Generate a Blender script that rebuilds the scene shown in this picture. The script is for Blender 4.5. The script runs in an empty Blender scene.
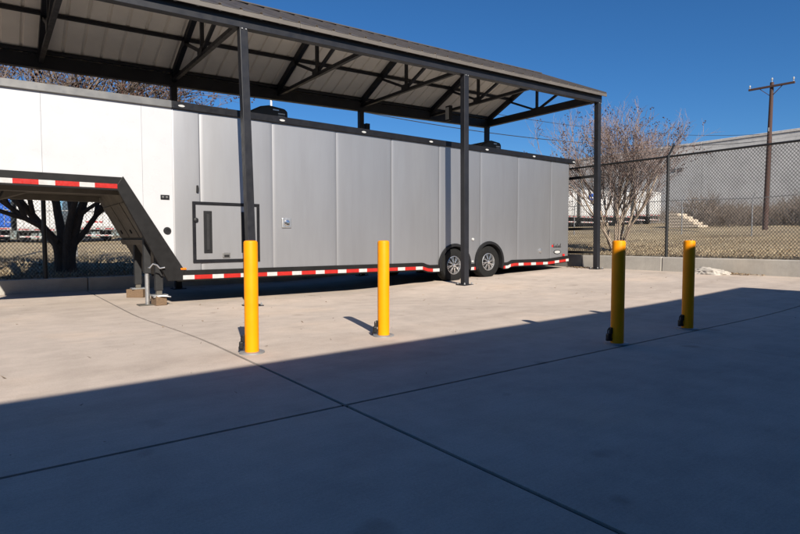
import bpy, math, random
import numpy as np
from mathutils import Vector, Matrix
R = math.radians
random.seed(7)
SC = bpy.context.scene
COL = SC.collection

# ---------------------------------------------------------------- camera
cam = bpy.data.objects.new('camera', bpy.data.cameras.new('camera'))
COL.objects.link(cam)
cam.location = (0, 0, 0.914)
cam.rotation_euler = (R(90 - 2.79), 0, R(-37.04))
cam.data.sensor_width = 36
cam.data.lens = 24.48
cam.data.clip_start = 0.05
cam.data.clip_end = 3000
SC.camera = cam

# ---------------------------------------------------------------- sky, sun, exposure
SUN = Vector((0.33, 1.0, -0.645)).normalized()          # direction the light travels
ELEV = math.asin(-SUN.z)
world = bpy.data.worlds.new('World')
SC.world = world
world.use_nodes = True
wn = world.node_tree.nodes
sky = wn.new('ShaderNodeTexSky')
sky.sky_type = 'NISHITA'
sky.sun_disc = False
sky.sun_elevation = ELEV
sky.sun_rotation = math.atan2(-SUN.x, -SUN.y)
sky.altitude = 3000
sky.air_density = 1.5
sky.dust_density = 0.0
sky.ozone_density = 10.0
wn['Background'].inputs['Strength'].default_value = 0.058
hs = wn.new('ShaderNodeHueSaturation')
hs.inputs['Saturation'].default_value = 1.09
world.node_tree.links.new(sky.outputs[0], hs.inputs['Color'])
world.node_tree.links.new(hs.outputs[0], wn['Background'].inputs['Color'])
sl = bpy.data.lights.new('sun', 'SUN')
sl.energy = 5.0
sl.angle = R(0.5)
sl.color = (1.0, 0.93, 0.82)
so = bpy.data.objects.new('sun', sl)
COL.objects.link(so)
so.location = (-5, -20, 30)
so.rotation_euler = SUN.to_track_quat('-Z', 'Y').to_euler()
SC.view_settings.view_transform = 'Standard'
SC.view_settings.look = 'None'
SC.view_settings.exposure = 0.75
SC.view_settings.gamma = 1.0
SC.view_settings.use_curve_mapping = False
SC.cycles.use_denoising = True
SC.cycles.max_bounces = 8

# ---------------------------------------------------------------- materials
def base_mat(name):
    m = bpy.data.materials.new(name)
    m.use_nodes = True
    nt = m.node_tree
    return m, nt, nt.nodes['Principled BSDF']

def noise(nt, scale, detail=4, rough=0.55, vec=None, stretch=None):
    n = nt.nodes.new('ShaderNodeTexNoise')
    n.inputs['Scale'].default_value = scale
    n.inputs['Detail'].default_value = detail
    n.inputs['Roughness'].default_value = rough
    g = nt.nodes.new('ShaderNodeNewGeometry')
    src = g.outputs['Position']
    if stretch:
        mp = nt.nodes.new('ShaderNodeMapping')
        mp.inputs['Scale'].default_value = stretch
        nt.links.new(src, mp.inputs['Vector'])
        src = mp.outputs[0]
    nt.links.new(src, n.inputs['Vector'])
    return n.outputs['Fac']

def ramp(nt, fac, stops):
    r = nt.nodes.new('ShaderNodeValToRGB')
    e = r.color_ramp.elements
    while len(e) < len(stops):
        e.new(0.5)
    for i, (p, c) in enumerate(stops):
        e[i].position = p
        e[i].color = (*c, 1)
    nt.links.new(fac, r.inputs[0])
    return r.outputs[0]

def mixc(nt, a, b, fac, mode='MIX'):
    m = nt.nodes.new('ShaderNodeMix')
    m.data_type = 'RGBA'
    m.blend_type = mode
    for sock, val in ((m.inputs[0], fac), (m.inputs[6], a), (m.inputs[7], b)):
        if hasattr(val, 'is_linked') or isinstance(val, bpy.types.NodeSocket):
            nt.links.new(val, sock)
        else:
            sock.default_value = val if not isinstance(val, tuple) else (*val, 1)
    return m.outputs[2]

def bump(nt, bsdf, fac, strength, dist=0.01):
    b = nt.nodes.new('ShaderNodeBump')
    b.inputs['Strength'].default_value = strength
    b.inputs['Distance'].default_value = dist
    nt.links.new(fac, b.inputs['Height'])
    nt.links.new(b.outputs[0], bsdf.inputs['Normal'])

def sc3(c, k):
    return tuple(max(0, min(1, x * k)) for x in c)

def mat(name, col, rough=0.5, metal=0.0, var=0.15, scale=4.0, bmp=0.0, bscale=60, spec=0.5, coat=0.0, stretch=None, rvar=0.08):
    m, nt, b = base_mat(name)
    f = noise(nt, scale, 5, 0.6, stretch=stretch)
    c = ramp(nt, f, [(0.3, sc3(col, 1 - var)), (0.7, sc3(col, 1 + var))])
    nt.links.new(c, b.inputs['Base Color'])
    mr = nt.nodes.new('ShaderNodeMapRange')
    mr.inputs['From Min'].default_value = 0.3
    mr.inputs['From Max'].default_value = 0.7
    mr.inputs['To Min'].default_value = max(0.02, rough - rvar)
    mr.inputs['To Max'].default_value = min(1, rough + rvar)
    nt.links.new(noise(nt, scale * 3.1, 3), mr.inputs['Value'])
    nt.links.new(mr.outputs[0], b.inputs['Roughness'])
    b.inputs['Metallic'].default_value = metal
    b.inputs['Specular IOR Level'].default_value = spec
    b.inputs['Coat Weight'].default_value = coat
    if bmp:
        bump(nt, b, noise(nt, bscale, 4), bmp)
    return m

def concrete(name, col, bmp=0.25, warm=(1.06, 1.0, 0.93), streaks=True):
    m, nt, b = base_mat(name)
    big = noise(nt, 0.45, 5, 0.6)
    mid = noise(nt, 3.2, 6, 0.65)
    fine = noise(nt, 90, 3, 0.7)
    c = ramp(nt, big, [(0.28, sc3(col, 0.84)), (0.52, col), (0.75, tuple(x * w for x, w in zip(sc3(col, 1.09), warm)))])
    c = mixc(nt, c, ramp(nt, mid, [(0.3, (0.80, 0.80, 0.80)), (0.62, (1.07, 1.07, 1.07))]), 0.65, 'MULTIPLY')
    c = mixc(nt, c, ramp(nt, fine, [(0.3, (0.82, 0.81, 0.80)), (0.6, (1.08, 1.08, 1.08))]), 0.5, 'MULTIPLY')
    if streaks:                                            # broom marks, tyre scuffs and old stains
        st = noise(nt, 1.3, 5, 0.7, stretch=(0.5, 5.0, 1))
        c = mixc(nt, c, ramp(nt, st, [(0.36, (0.80, 0.79, 0.78)), (0.55, (1, 1, 1))]), 0.22, 'MULTIPLY')
        ag = noise(nt, 420, 2, 0.6)                         # aggregate grain
        c = mixc(nt, c, ramp(nt, ag, [(0.35, (0.72, 0.70, 0.68)), (0.55, (1.05, 1.05, 1.05))]), 0.45, 'MULTIPLY')
        br = noise(nt, 14, 3, 0.6, stretch=(0.35, 9.0, 1))    # broom finish
        c = mixc(nt, c, ramp(nt, br, [(0.3, (0.88, 0.88, 0.88)), (0.6, (1.03, 1.03, 1.03))]), 0.4, 'MULTIPLY')
        sp = noise(nt, 2.6, 2, 0.4)
        c = mixc(nt, c, ramp(nt, sp, [(0.22, (0.62, 0.58, 0.54)), (0.30, (1, 1, 1))]), 0.7, 'MULTIPLY')
    if streaks:
        vo = nt.nodes.new('ShaderNodeTexVoronoi')             # sparse round drips
        vo.inputs['Scale'].default_value = 1.1
        vo.inputs['Randomness'].default_value = 1.0
        g_ = nt.nodes.new('ShaderNodeNewGeometry')
        nt.links.new(g_.outputs['Position'], vo.inputs['Vector'])
        c = mixc(nt, c, ramp(nt, vo.outputs['Distance'], [(0.02, (0.62, 0.60, 0.58)), (0.055, (1, 1, 1))]), 0.55, 'MULTIPLY')
        wv = nt.nodes.new('ShaderNodeTexWave')                # long faint tyre tracks
        wv.wave_type = 'RINGS'
        wv.inputs['Scale'].default_value = 0.055
        wv.inputs['Distortion'].default_value = 1.2
        wv.inputs['Detail'].default_value = 1.0
        g2 = nt.nodes.new('ShaderNodeNewGeometry')
        mp = nt.nodes.new('ShaderNodeMapping')
        mp.inputs['Location'].default_value = (9, 16, 0)
        nt.links.new(g2.outputs['Position'], mp.inputs['Vector'])
        nt.links.new(mp.outputs[0], wv.inputs['Vector'])
        c = mixc(nt, c, ramp(nt, wv.outputs['Fac'], [(0.86, (1, 1, 1)), (0.93, (0.86, 0.85, 0.84)), (0.99, (1, 1, 1))]), 0.6, 'MULTIPLY')
    nt.links.new(c, b.inputs['Base Color'])
    b.inputs['Roughness'].default_value = 0.85
    b.inputs['Specular IOR Level'].default_value = 0.3
    bump(nt, b, fine, bmp, 0.004)
    return m

def ground_mat():
    m, nt, b = base_mat('dry_ground')
    a = noise(nt, 0.35, 5, 0.6)
    f = noise(nt, 7, 6, 0.7)
    g = noise(nt, 60, 4, 0.75)
    c = ramp(nt, a, [(0.3, (0.20, 0.150, 0.095)), (0.5, (0.33, 0.265, 0.17)), (0.7, (0.42, 0.345, 0.23))])
    c = mixc(nt, c, ramp(nt, f, [(0.3, (0.5, 0.46, 0.42)), (0.65, (1.15, 1.12, 1.05))]), 0.8, 'MULTIPLY')
    c = mixc(nt, c, ramp(nt, g, [(0.32, (0.45, 0.42, 0.4)), (0.6, (1.2, 1.18, 1.12))]), 0.7, 'MULTIPLY')
    nt.links.new(c, b.inputs['Base Color'])
    b.inputs['Roughness'].default_value = 0.95
    bump(nt, b, f, 0.6, 0.05)
    return m

def wood(name, col):
    m, nt, b = base_mat(name)
    f = noise(nt, 6, 6, 0.6, stretch=(3, 22, 22))
    nt.links.new(ramp(nt, f, [(0.3, sc3(col, 0.55)), (0.65, sc3(col, 1.2))]), b.inputs['Base Color'])
    b.inputs['Roughness'].default_value = 0.85
    bump(nt, b, f, 0.5, 0.01)
    return m

def silver(name, col, metal, rough):
    m, nt, b = base_mat(name)
    f = noise(nt, 0.8, 4, 0.5, stretch=(1, 1, 0.35))
    d = noise(nt, 3.0, 5, 0.65, stretch=(2.2, 1, 0.28))
    c = ramp(nt, f, [(0.3, sc3(col, 0.94)), (0.7, sc3(col, 1.05))])
    c = mixc(nt, c, ramp(nt, d, [(0.3, (0.90, 0.89, 0.88)), (0.6, (1.02, 1.02, 1.02))]), 0.5, 'MULTIPLY')
    nt.links.new(c, b.inputs['Base Color'])
    b.inputs['Metallic'].default_value = metal
    b.inputs['Roughness'].default_value = rough
    bump(nt, b, noise(nt, 1.6, 2, 0.5, stretch=(1, 1, 0.3)), 0.12, 0.02)
    return m

def worn_yellow():
    m, nt, b = base_mat('yellow_paint')
    c = ramp(nt, noise(nt, 7, 4), [(0.3, (0.78, 0.255, 0.0005)), (0.7, (0.84, 0.29, 0.001))])
    sc_ = noise(nt, 26, 5, 0.7, stretch=(1, 1, 0.22))            # scuffs
    c = mixc(nt, c, ramp(nt, sc_, [(0.27, (0.30, 0.26, 0.24)), (0.34, (1, 1, 1))]), 0.8, 'MULTIPLY')
    ch = noise(nt, 60, 3, 0.6)                                    # small chips
    c = mixc(nt, c, ramp(nt, ch, [(0.24, (0.25, 0.22, 0.2)), (0.28, (1, 1, 1))]), 0.8, 'MULTIPLY')
    nt.links.new(c, b.inputs['Base Color'])
    b.inputs['Roughness'].default_value = 0.5
    b.inputs['Specular IOR Level'].default_value = 0.18
    bump(nt, b, noise(nt, 45, 4), 0.08, 0.004)
    return m

def bark(name, col):
    m, nt, b = base_mat(name)
    f = noise(nt, 9, 6, 0.65, stretch=(2, 2, 0.5))
    nt.links.new(ramp(nt, f, [(0.3, sc3(col, 0.6)), (0.65, sc3(col, 1.3))]), b.inputs['Base Color'])
    b.inputs['Roughness'].default_value = 0.9
    bump(nt, b, f, 0.6, 0.02)
    return m

M = dict(
    slab=concrete('slab_concrete', (0.48, 0.405, 0.345)),
    kerb=concrete('kerb_concrete', (0.40, 0.375, 0.335), 0.4, streaks=True),
    darkblock=concrete('dark_block_concrete', (0.17, 0.165, 0.155), 0.5),  # darker grey concrete for a single kerb block
    seal=mat('joint_sealant', (0.012, 0.012, 0.012), 0.8, var=0.3),
    ground=ground_mat(),
    yellow=worn_yellow(),
    steel_dark=mat('painted_dark_steel', (0.0135, 0.014, 0.0175), 0.45, var=0.22, scale=3, bmp=0.05, bscale=40, spec=0.3),
    fascia=mat('taupe_trim', (0.105, 0.092, 0.080), 0.5, var=0.12, scale=2),
    rooftop=mat('roof_top_paint', (0.060, 0.052, 0.047), 0.5, var=0.15, scale=2),
    edge=mat('roof_edge', (0.30, 0.25, 0.24), 0.5, var=0.3, scale=6),
    sheet=mat('roof_sheet', (0.74, 0.68, 0.60), 0.5, var=0.10, scale=1.2),
    silver=silver('silver_paint', (0.345, 0.343, 0.350), 0.80, 0.48),
    white=mat('white_paint', (0.45, 0.45, 0.46), 0.32, var=0.03, scale=1.5, coat=0.3),
    alu=mat('bare_aluminium', (0.50, 0.50, 0.50), 0.35, 0.85, var=0.12, scale=5),
    railgrey=mat('grey_rail', (0.15, 0.147, 0.143), 0.4, 0.3, var=0.15, scale=3),
    black=mat('black_trim', (0.009, 0.009, 0.011), 0.42, var=0.25, scale=5, spec=0.25),
    taupe=mat('skirt_trim', (0.010, 0.0095, 0.0095), 0.5, var=0.2, scale=4, spec=0.2),
    under=mat('underbody', (0.085, 0.075, 0.060), 0.7, var=0.25, scale=3),
    dark=mat('dark_underframe', (0.010, 0.010, 0.011), 0.75, var=0.3),
    rubber=mat('tyre_rubber', (0.010, 0.0098, 0.0095), 0.75, var=0.25, scale=12, bmp=0.2, bscale=60, spec=0.2),
    chrome=mat('polished_rim', (0.72, 0.71, 0.70), 0.22, 0.95, var=0.1, scale=8),
    red=mat('red_tape', (0.36, 0.014, 0.010), 0.35, var=0.12, scale=14),
    tape=mat('white_tape', (0.42, 0.41, 0.40), 0.35, var=0.12, scale=14),
    amber=mat('amber_lens', (0.75, 0.17, 0.01), 0.25, var=0.05),
    redlens=mat('red_lens', (0.55, 0.01, 0.01), 0.2, var=0.05),
    lens=mat('clear_lens', (0.40, 0.40, 0.39), 0.2, var=0.05),
    plastic=mat('black_plastic', (0.009, 0.009, 0.010), 0.55, var=0.2, spec=0.3),
    galv=mat('galvanised_steel', (0.30, 0.30, 0.30), 0.5, 0.5, var=0.2, scale=8),
    wire=mat('black_wire', (0.012, 0.012, 0.012), 0.5, var=0.2),
    woodblock=wood('timber_block', (0.15, 0.095, 0.055)),
    pole=wood('pole_timber', (0.065, 0.032, 0.024)),
    bark_dark=bark('dark_bark', (0.060, 0.048, 0.038)),
    bark_pale=bark('pale_bark', (0.30, 0.235, 0.18)),
    twig=bark('twig_bark', (0.24, 0.18, 0.16)),
    twig2=bark('twig_bark_brown', (0.17, 0.128, 0.10)),
    pod=mat('seed_pods', (0.075, 0.034, 0.025), 0.8, var=0.35, scale=20),
    brush=mat('brush_twigs', (0.16, 0.125, 0.10), 0.9, var=0.4, scale=3),
    leaf=mat('dead_leaves', (0.30, 0.215, 0.13), 0.8, var=0.45, scale=9),
    grass=mat('dry_grass', (0.40, 0.325, 0.21), 0.85, var=0.35, scale=3),
    warehouse=concrete('warehouse_panel', (0.46, 0.45, 0.44), 0.1, (1, 1, 1), False),
    coping=mat('coping', (0.5, 0.47, 0.44), 0.5),
    wall=mat('render_wall', (0.055, 0.055, 0.06), 0.85, var=0.12, scale=1, bmp=0.2),
    semiwhite=mat('semi_white', (0.55, 0.54, 0.53), 0.4, var=0.05, scale=1),
    semiblue=mat('semi_blue', (0.012, 0.085, 0.40), 0.4, var=0.06),
    lumber=wood('pale_lumber', (0.55, 0.46, 0.36)),
    spill=concrete('pale_lump', (0.42, 0.39, 0.35), 0.6),
    palepole=mat('pale_pole', (0.6, 0.58, 0.54), 0.5),
    glass=mat('dark_glass', (0.02, 0.022, 0.025), 0.08, var=0.1),
)

# ---------------------------------------------------------------- mesh helpers
def link(name, verts, faces, material, parent=None, smooth=False):
    me = bpy.data.meshes.new(name)
    me.from_pydata(verts, [], faces)
    me.update()
    if smooth:
        me.polygons.foreach_set('use_smooth', [True] * len(me.polygons))
    me.materials.append(material)
    o = bpy.data.objects.new(name, me)
    COL.objects.link(o)
    if parent is not None:
        o.parent = parent
        if parent.type == 'EMPTY':
            o.matrix_parent_inverse = Matrix.Translation(parent.location).inverted()
    return o

class MB:
    """collects shapes (world coordinates) for ONE mesh"""
    def __init__(s):
        s.v, s.f = [], []
    def add(s, verts, faces):
        n = len(s.v)
        s.v += [tuple(p) for p in verts]
        s.f += [tuple(i + n for i in fc) for fc in faces]
        return s
    def box(s, x0, x1, y0, y1, z0, z1):
        return s.add([(x0, y0, z0), (x1, y0, z0), (x1, y1, z0), (x0, y1, z0), (x0, y0, z1), (x1, y0, z1), (x1, y1, z1), (x0, y1, z1)],
                     [(0, 3, 2, 1), (4, 5, 6, 7), (0, 1, 5, 4), (1, 2, 6, 5), (2, 3, 7, 6), (3, 0, 4, 7)])
    def bar(s, p, q, w, h, up=(0, 0, 1)):
        p, q, up = Vector(p), Vector(q), Vector(up)
        d = (q - p).normalized()
        a = d.cross(up)
        a = a.normalized() if a.length > 1e-5 else Vector((1, 0, 0))
        b = a.cross(d).normalized()
        a, b = a * w / 2, b * h / 2
        vs = [p - a - b, p + a - b, p + a + b, p - a + b, q - a - b, q + a - b, q + a + b, q - a + b]
        return s.add(vs, [(0, 3, 2, 1), (4, 5, 6, 7), (0, 1, 5, 4), (1, 2, 6, 5), (2, 3, 7, 6), (3, 0, 4, 7)])
    def tube(s, pts, r, n=8, cap=True):
        pts = [Vector(p) for p in pts]
        rs = r if isinstance(r, (list, tuple)) else [r] * len(pts)
        vs, fs = [], []
        for i, p in enumerate(pts):
            d = (pts[min(i + 1, len(pts) - 1)] - pts[max(i - 1, 0)]).normalized()
            a = d.cross(Vector((0, 0, 1)) if abs(d.z) < 0.95 else Vector((0, 1, 0))).normalized()
            b = d.cross(a)
            for k in range(n):
                t = 2 * math.pi * k / n
                vs.append(p + (a * math.cos(t) + b * math.sin(t)) * rs[i])
        for i in range(len(pts) - 1):
            for k in range(n):
                fs.append((i * n + k, i * n + (k + 1) % n, (i + 1) * n + (k + 1) % n, (i + 1) * n + k))
        if cap:
            fs += [tuple(range(n)), tuple(range((len(pts) - 1) * n, len(pts) * n))[::-1]]
        return s.add(vs, fs)
    def lathe(s, prof, c, axis='z', n=32, closed=False):
        vs, fs = [], []
        for r, h in prof:
            for k in range(n):
                t = 2 * math.pi * k / n
                if axis == 'z':
                    vs.append((c[0] + r * math.cos(t), c[1] + r * math.sin(t), c[2] + h))
                else:
                    vs.append((c[0] + r * math.cos(t), c[1] + h, c[2] + r * math.sin(t)))
        m = len(prof)
        for i in range(m if closed else m - 1):
            j = (i + 1) % m
            for k in range(n):
                fs.append((i * n + k, i * n + (k + 1) % n, j * n + (k + 1) % n, j * n + k))
        if not closed:
            fs += [tuple(range(n)), tuple(range((m - 1) * n, m * n))[::-1]]
        return s.add(vs, fs)
    def prism_y(s, poly, y0, y1):
        n = len(poly)
        vs = [(x, y0, z) for x, z in poly] + [(x, y1, z) for x, z in poly]
        fs = [tuple(range(n)), tuple(range(n, 2 * n))[::-1]]
        fs += [(i, i + n, (i + 1) % n + n, (i + 1) % n) for i in range(n)]
        return s.add(vs, fs)
    def build(s, name, material, parent=None, smooth=False, bevel=0):
        o = link(name, s.v, s.f, material, parent, False)
        import bmesh
        bm = bmesh.new()
        bm.from_mesh(o.data)
        bmesh.ops.recalc_face_normals(bm, faces=bm.faces)
        bm.to_mesh(o.data)
        bm.free()
        if smooth:
            try:
                o.data.polygons.foreach_set('use_smooth', [True] * len(o.data.polygons))
                o.data.set_sharp_from_angle(angle=R(35))
            except Exception:
                pass
        if bevel:
            md = o.modifiers.new('bevel', 'BEVEL')
            md.width = bevel
            md.segments = 2
            md.limit_method = 'ANGLE'
            md.harden_normals = False
        return o

def bx(name, a, material, parent=None, bevel=0):
    return MB().box(*a).build(name, material, parent, bevel=bevel)

def tag(o, label=None, cat=None, group=None, kind=None):
    for k, v in (('label', label), ('category', cat), ('group', group), ('kind', kind)):
        if v:
            o[k] = v
    return o

def empty(name, loc, label, cat, group=None):
    o = bpy.data.objects.new(name, None)
    o.empty_display_size = 0.2
    COL.objects.link(o)
    o.location = loc
    return tag(o, label, cat, group)

def copy_tree(o, parent=None):
    c = o.copy()
    COL.objects.link(c)
    if parent is not None:
        c.parent = parent
    for ch in list(o.children):
        copy_tree(ch, c)
    return c

def quads_np(name, V, material, parent=None, nv=4):
    """V: (n, nv, 3) array of separate faces, one mesh"""
    n = V.shape[0]
    me = bpy.data.meshes.new(name)
    me.vertices.add(n * nv)
    me.vertices.foreach_set('co', V.reshape(-1).astype(np.float32))
    me.loops.add(n * nv)
    me.loops.foreach_set('vertex_index', np.arange(n * nv, dtype=np.int32))
    me.polygons.add(n)
    me.polygons.foreach_set('loop_start', np.arange(0, n * nv, nv, dtype=np.int32))
    me.update(calc_edges=True)
    me.materials.append(material)
    o = bpy.data.objects.new(name, me)
    COL.objects.link(o)
    if parent is not None:
        o.parent = parent
        if parent.type == 'EMPTY':
            o.matrix_parent_inverse = Matrix.Translation(parent.location).inverted()
    return o

def prisms_np(name, P, Q, rp, rq, material, parent=None, n=3):
    """straight n-sided sticks from P to Q (arrays k x 3), one mesh"""
    P, Q = np.asarray(P, float), np.asarray(Q, float)
    rp = np.broadcast_to(np.asarray(rp, float), (len(P),))[:, None]
    rq = np.broadcast_to(np.asarray(rq, float), (len(P),))[:, None]
    d = Q - P
    d /= np.linalg.norm(d, axis=1, keepdims=True) + 1e-9
    ref = np.where(np.abs(d[:, 2:3]) < 0.9, np.array([[0, 0, 1.0]]), np.array([[0, 1.0, 0]]))
    a = np.cross(d, ref)
    a /= np.linalg.norm(a, axis=1, keepdims=True)
    b = np.cross(d, a)
    k = len(P)
    co = np.zeros((k, 2 * n, 3))
    for i in range(n):
        t = 2 * math.pi * i / n
        e = a * math.cos(t) + b * math.sin(t)
        co[:, i] = P + e * rp
        co[:, n + i] = Q + e * rq
    fi = np.array([[i, (i + 1) % n, n + (i + 1) % n, n + i] for i in range(n)])
    F = (np.arange(k)[:, None, None] * 2 * n + fi[None]).reshape(-1)
    me = bpy.data.meshes.new(name)
    me.vertices.add(k * 2 * n)
    me.vertices.foreach_set('co', co.reshape(-1).astype(np.float32))
    me.loops.add(len(F))
    me.loops.foreach_set('vertex_index', F.astype(np.int32))
    me.polygons.add(k * n)
    me.polygons.foreach_set('loop_start', np.arange(0, k * n * 4, 4, dtype=np.int32))
    me.update(calc_edges=True)
    me.polygons.foreach_set('use_smooth', [True] * (k * n))
    me.materials.append(material)
    o = bpy.data.objects.new(name, me)
    COL.objects.link(o)
    if parent is not None:
        o.parent = parent
        if parent.type == 'EMPTY':
            o.matrix_parent_inverse = Matrix.Translation(parent.location).inverted()
    return o

# ---------------------------------------------------------------- ground heights
def sm(x, a, b):
    t = max(0.0, min(1.0, (x - a) / (b - a)))
    return t * t * (3 - 2 * t)

def zg(u, v):                                    # paved yard: nearly flat, rising to the right, a shallow drain valley by the shelter
    x = u - 7.7
    ramp_ = 0.038 * 0.5 * (x + math.sqrt(x * x + 0.4))
    return ramp_ - 0.105 * sm(v, 4.6, 8.4) * (1 - sm(u, 5.6, 8.4))

def zt(u, v):                                    # the field behind the kerbs, climbing gently
    if u < 7.3:
        r = 0.13
    elif u < 12.9:
        r = 0.13 + 0.0607 * (u - 7.3)
    else:
        r = 0.47 + 0.040 * (min(u, 85) - 12.9)
    r += 0.0145 * max(0, min(v, 80) - 12.6)
    k = sm(max(u - 13.2, v - 13.0), 0, 4)
    return r + k * 0.05 * (math.sin(u * 0.9 + 1.3 * math.sin(v * 0.4)) + math.sin(v * 0.7 + u * 0.31))

# ---------------------------------------------------------------- the setting: field and yard
us = [-900, -300, -120, -60, -30] + list(np.arange(-20, 12, 1.0)) + [12.3, 12.72, 12.93] + list(np.arange(13.4, 50, 0.6)) + list(np.arange(50, 90, 2.5)) + [100, 140, 220, 400, 900]
vs_ = [-900, -300, -100, -40] + list(np.arange(-20, 12, 1.0)) + [12.3, 12.62, 12.83] + list(np.arange(13.4, 50, 0.7)) + list(np.arange(50, 90, 2.5)) + [100, 140, 220, 400, 900]
tv, tf = [], []
for u in us:
    for v in vs_:
        z = zt(u, v) if (u > 12.8 or v > 12.7) else zg(min(max(u, -25), 13), max(v, -20)) - 0.5
        tv.append((u, v, z))
nv_ = len(vs_)
for i in range(len(us) - 1):
    for j in range(nv_ - 1):
        a = i * nv_ + j
        tf.append((a, a + nv_, a + nv_ + 1, a + 1))
terrain = link('field_ground', tv, tf, M['ground'], smooth=True)
tag(terrain, 'dry tan field with leaf litter rising behind the kerb', kind='structure')

def sheet_grid(u0, u1, v0, v1, step, zoff, thick=None):
    nu = max(1, int(math.ceil((u1 - u0) / step)))
    nv = max(1, int(math.ceil((v1 - v0) / step)))
    b = MB()
    vs, fs = [], []
    for i in range(nu + 1):
        for j in range(nv + 1):
            u, v = u0 + (u1 - u0) * i / nu, v0 + (v1 - v0) * j / nv
            vs.append((u, v, zg(u, v) + zoff))
    for i in range(nu):
        for j in range(nv):
            a = i * (nv + 1) + j
            fs.append((a, a + nv + 1, a + nv + 2, a + 1))
    if thick:
        rim = [i * (nv + 1) for i in range(nu + 1)] + [nu * (nv + 1) + j for j in range(1, nv + 1)] \
            + [i * (nv + 1) + nv for i in range(nu - 1, -1, -1)] + [j for j in range(nv - 1, 0, -1)]
        n0 = len(vs)
        for r_ in rim:
            vs.append((vs[r_][0], vs[r_][1], vs[r_][2] - thick))
        for k in range(len(rim)):
            k2 = (k + 1) % len(rim)
            fs.append((rim[k], n0 + k, n0 + k2, rim[k2]))
    return b.add(vs, fs)

pave = sheet_grid(-30, 12.72, -20, 12.62, 0.7, -0.012).build('pavement', M['seal'], smooth=True)
tag(pave, 'pale concrete yard slabs with dark sealed joints', kind='structure')
W, N = 0.012, 0.003                                # half widths of a sealed joint and of a saw cut
def slab(u0, u1, v0, v1, a, b_, c, d):
    sheet_grid(u0 + a, u1 - b_, v0 + c, v1 - d, 0.45, 0.0, 0.1).build('slab', M['slab'], pave, smooth=True)
JA, JB = 2.56, 1.55
for u0, u1, a, b_ in ((-30, -8.6, 0, W), (-8.6, JB, W, W), (JB, 8.34, W, N), (8.34, 12.72, N, 0)):
    slab(u0, u1, JA, 12.62, a, b_, W, 0)
for u0, u1, a, b_ in ((-30, -8.6, 0, W), (-8.6, -1.85, W, N), (-1.85, JB, N, W), (JB, 5.0, W, N), (5.0, 8.4, N, N), (8.4, 12.72, N, 0)):
    slab(u0, u1, -4.2, JA, a, b_, N, W)
slab(-30, 12.72, -20, -4.2, 0, 0, 0, N)

# kerbs: upstand blocks behind the yard and along its right side
kerb = link('kerb', [(12.78, -12, -0.3), (12.9, -12, -0.3), (12.9, 12.9, -0.3), (12.78, 12.9, -0.3)], [(0, 1, 2, 3)], M['kerb'])
tag(kerb, 'concrete upstand kerb along the yard edge', kind='structure')
vj = [-12, -8.5, -5.2, -1.9, 1.5, 3.15, 6.55, 8.72, 12.86]
for v0, v1 in zip(vj[:-1], vj[1:]):
    b = MB()
    o_ = random.uniform(-0.006, 0.006)
    za, zb = zg(12.7, v0), zg(12.7, v1)
    b.add([(12.70 + o_, v0 + .006, za - .25), (12.70 + o_, v1 - .006, zb - .25), (12.95, v1 - .006, zb - .25), (12.95, v0 + .006, za - .25),
           (12.72 + o_, v0 + .006, .525), (12.72 + o_, v1 - .006, .522), (12.95, v1 - .006, .522), (12.95, v0 + .006, .525)],
          [(0, 3, 2, 1), (4, 5, 6, 7), (0, 1, 5, 4), (1, 2, 6, 5), (2, 3, 7, 6), (3, 0, 4, 7)])
    b.build('kerb_block', M['darkblock'] if v0 == 8.72 else M['kerb'], kerb, bevel=0.018)
uj = [-30, -22, -15, -8.6, -5.2, -1.85, 1.58, 5.0, 8.4, 12.69]
for u0, u1 in zip(uj[:-1], uj[1:]):
    b = MB()
    o_ = random.uniform(-0.005, 0.005)
    zt0, zt1 = zt(u0, 12.6) + .035, zt(u1, 12.6) + .035
    b.add([(u0 + .006, 12.60 + o_, -.4), (u1 - .006, 12.60 + o_, -.4), (u1 - .006, 12.85, -.4), (u0 + .006, 12.85, -.4),
           (u0 + .006, 12.62 + o_, zt0), (u1 - .006, 12.62 + o_, zt1), (u1 - .006, 12.85, zt1), (u0 + .006, 12.85, zt0)],
          [(0, 3, 2, 1), (4, 5, 6, 7), (0, 1, 5, 4), (1, 2, 6, 5), (2, 3, 7, 6), (3, 0, 4, 7)])
    b.build('kerb_block', M['kerb'], kerb, bevel=0.018)

# ---------------------------------------------------------------- the building behind the viewpoint that shades the foreground
HB = 4.0
def bl(u):                                        # front wall line
    return -2.37 + 0.033 * u
bd = empty('building', (-8, -11, 0), 'flat roofed building whose shadow covers the foreground slabs', 'building')
ul, ur = -26.0, 8.40
b = MB()
b.add([(ul, bl(ul), -.2), (ur, bl(ur), -.2), (ur, -19, -.2), (ul, -19, -.2), (ul, bl(ul), HB), (ur, bl(ur), HB), (ur, -19, HB), (ul, -19, HB)],
      [(0, 3, 2, 1), (4, 5, 6, 7), (0, 1, 5, 4), (1, 2, 6, 5), (2, 3, 7, 6), (3, 0, 4, 7)])
b.build('wall', M['wall'], bd)
for u0, u1, h in ((-22, -18.4, 3.2), (-15, -11.4, 3.2), (-8, -4.4, 3.2), (1.5, 2.5, 2.1)):
    y0 = min(bl(u0), bl(u1))
    d_ = bx('door', (u0, u1, y0 - .05, y0 + .16, 0.01, h), M['railgrey'], bd)
    if h > 2.5:
        for k in range(7):
            bx('door_panel', (u0 + .05, u1 - .05, y0 + .16, y0 + .175, .05 + k * .4, .41 + k * .4), M['railgrey'], d_)
    else:
        bx('handle', (u0 + .1, u0 + .16, y0 + .16, y0 + .22, 1.0, 1.15), M['alu'], d_)

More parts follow.
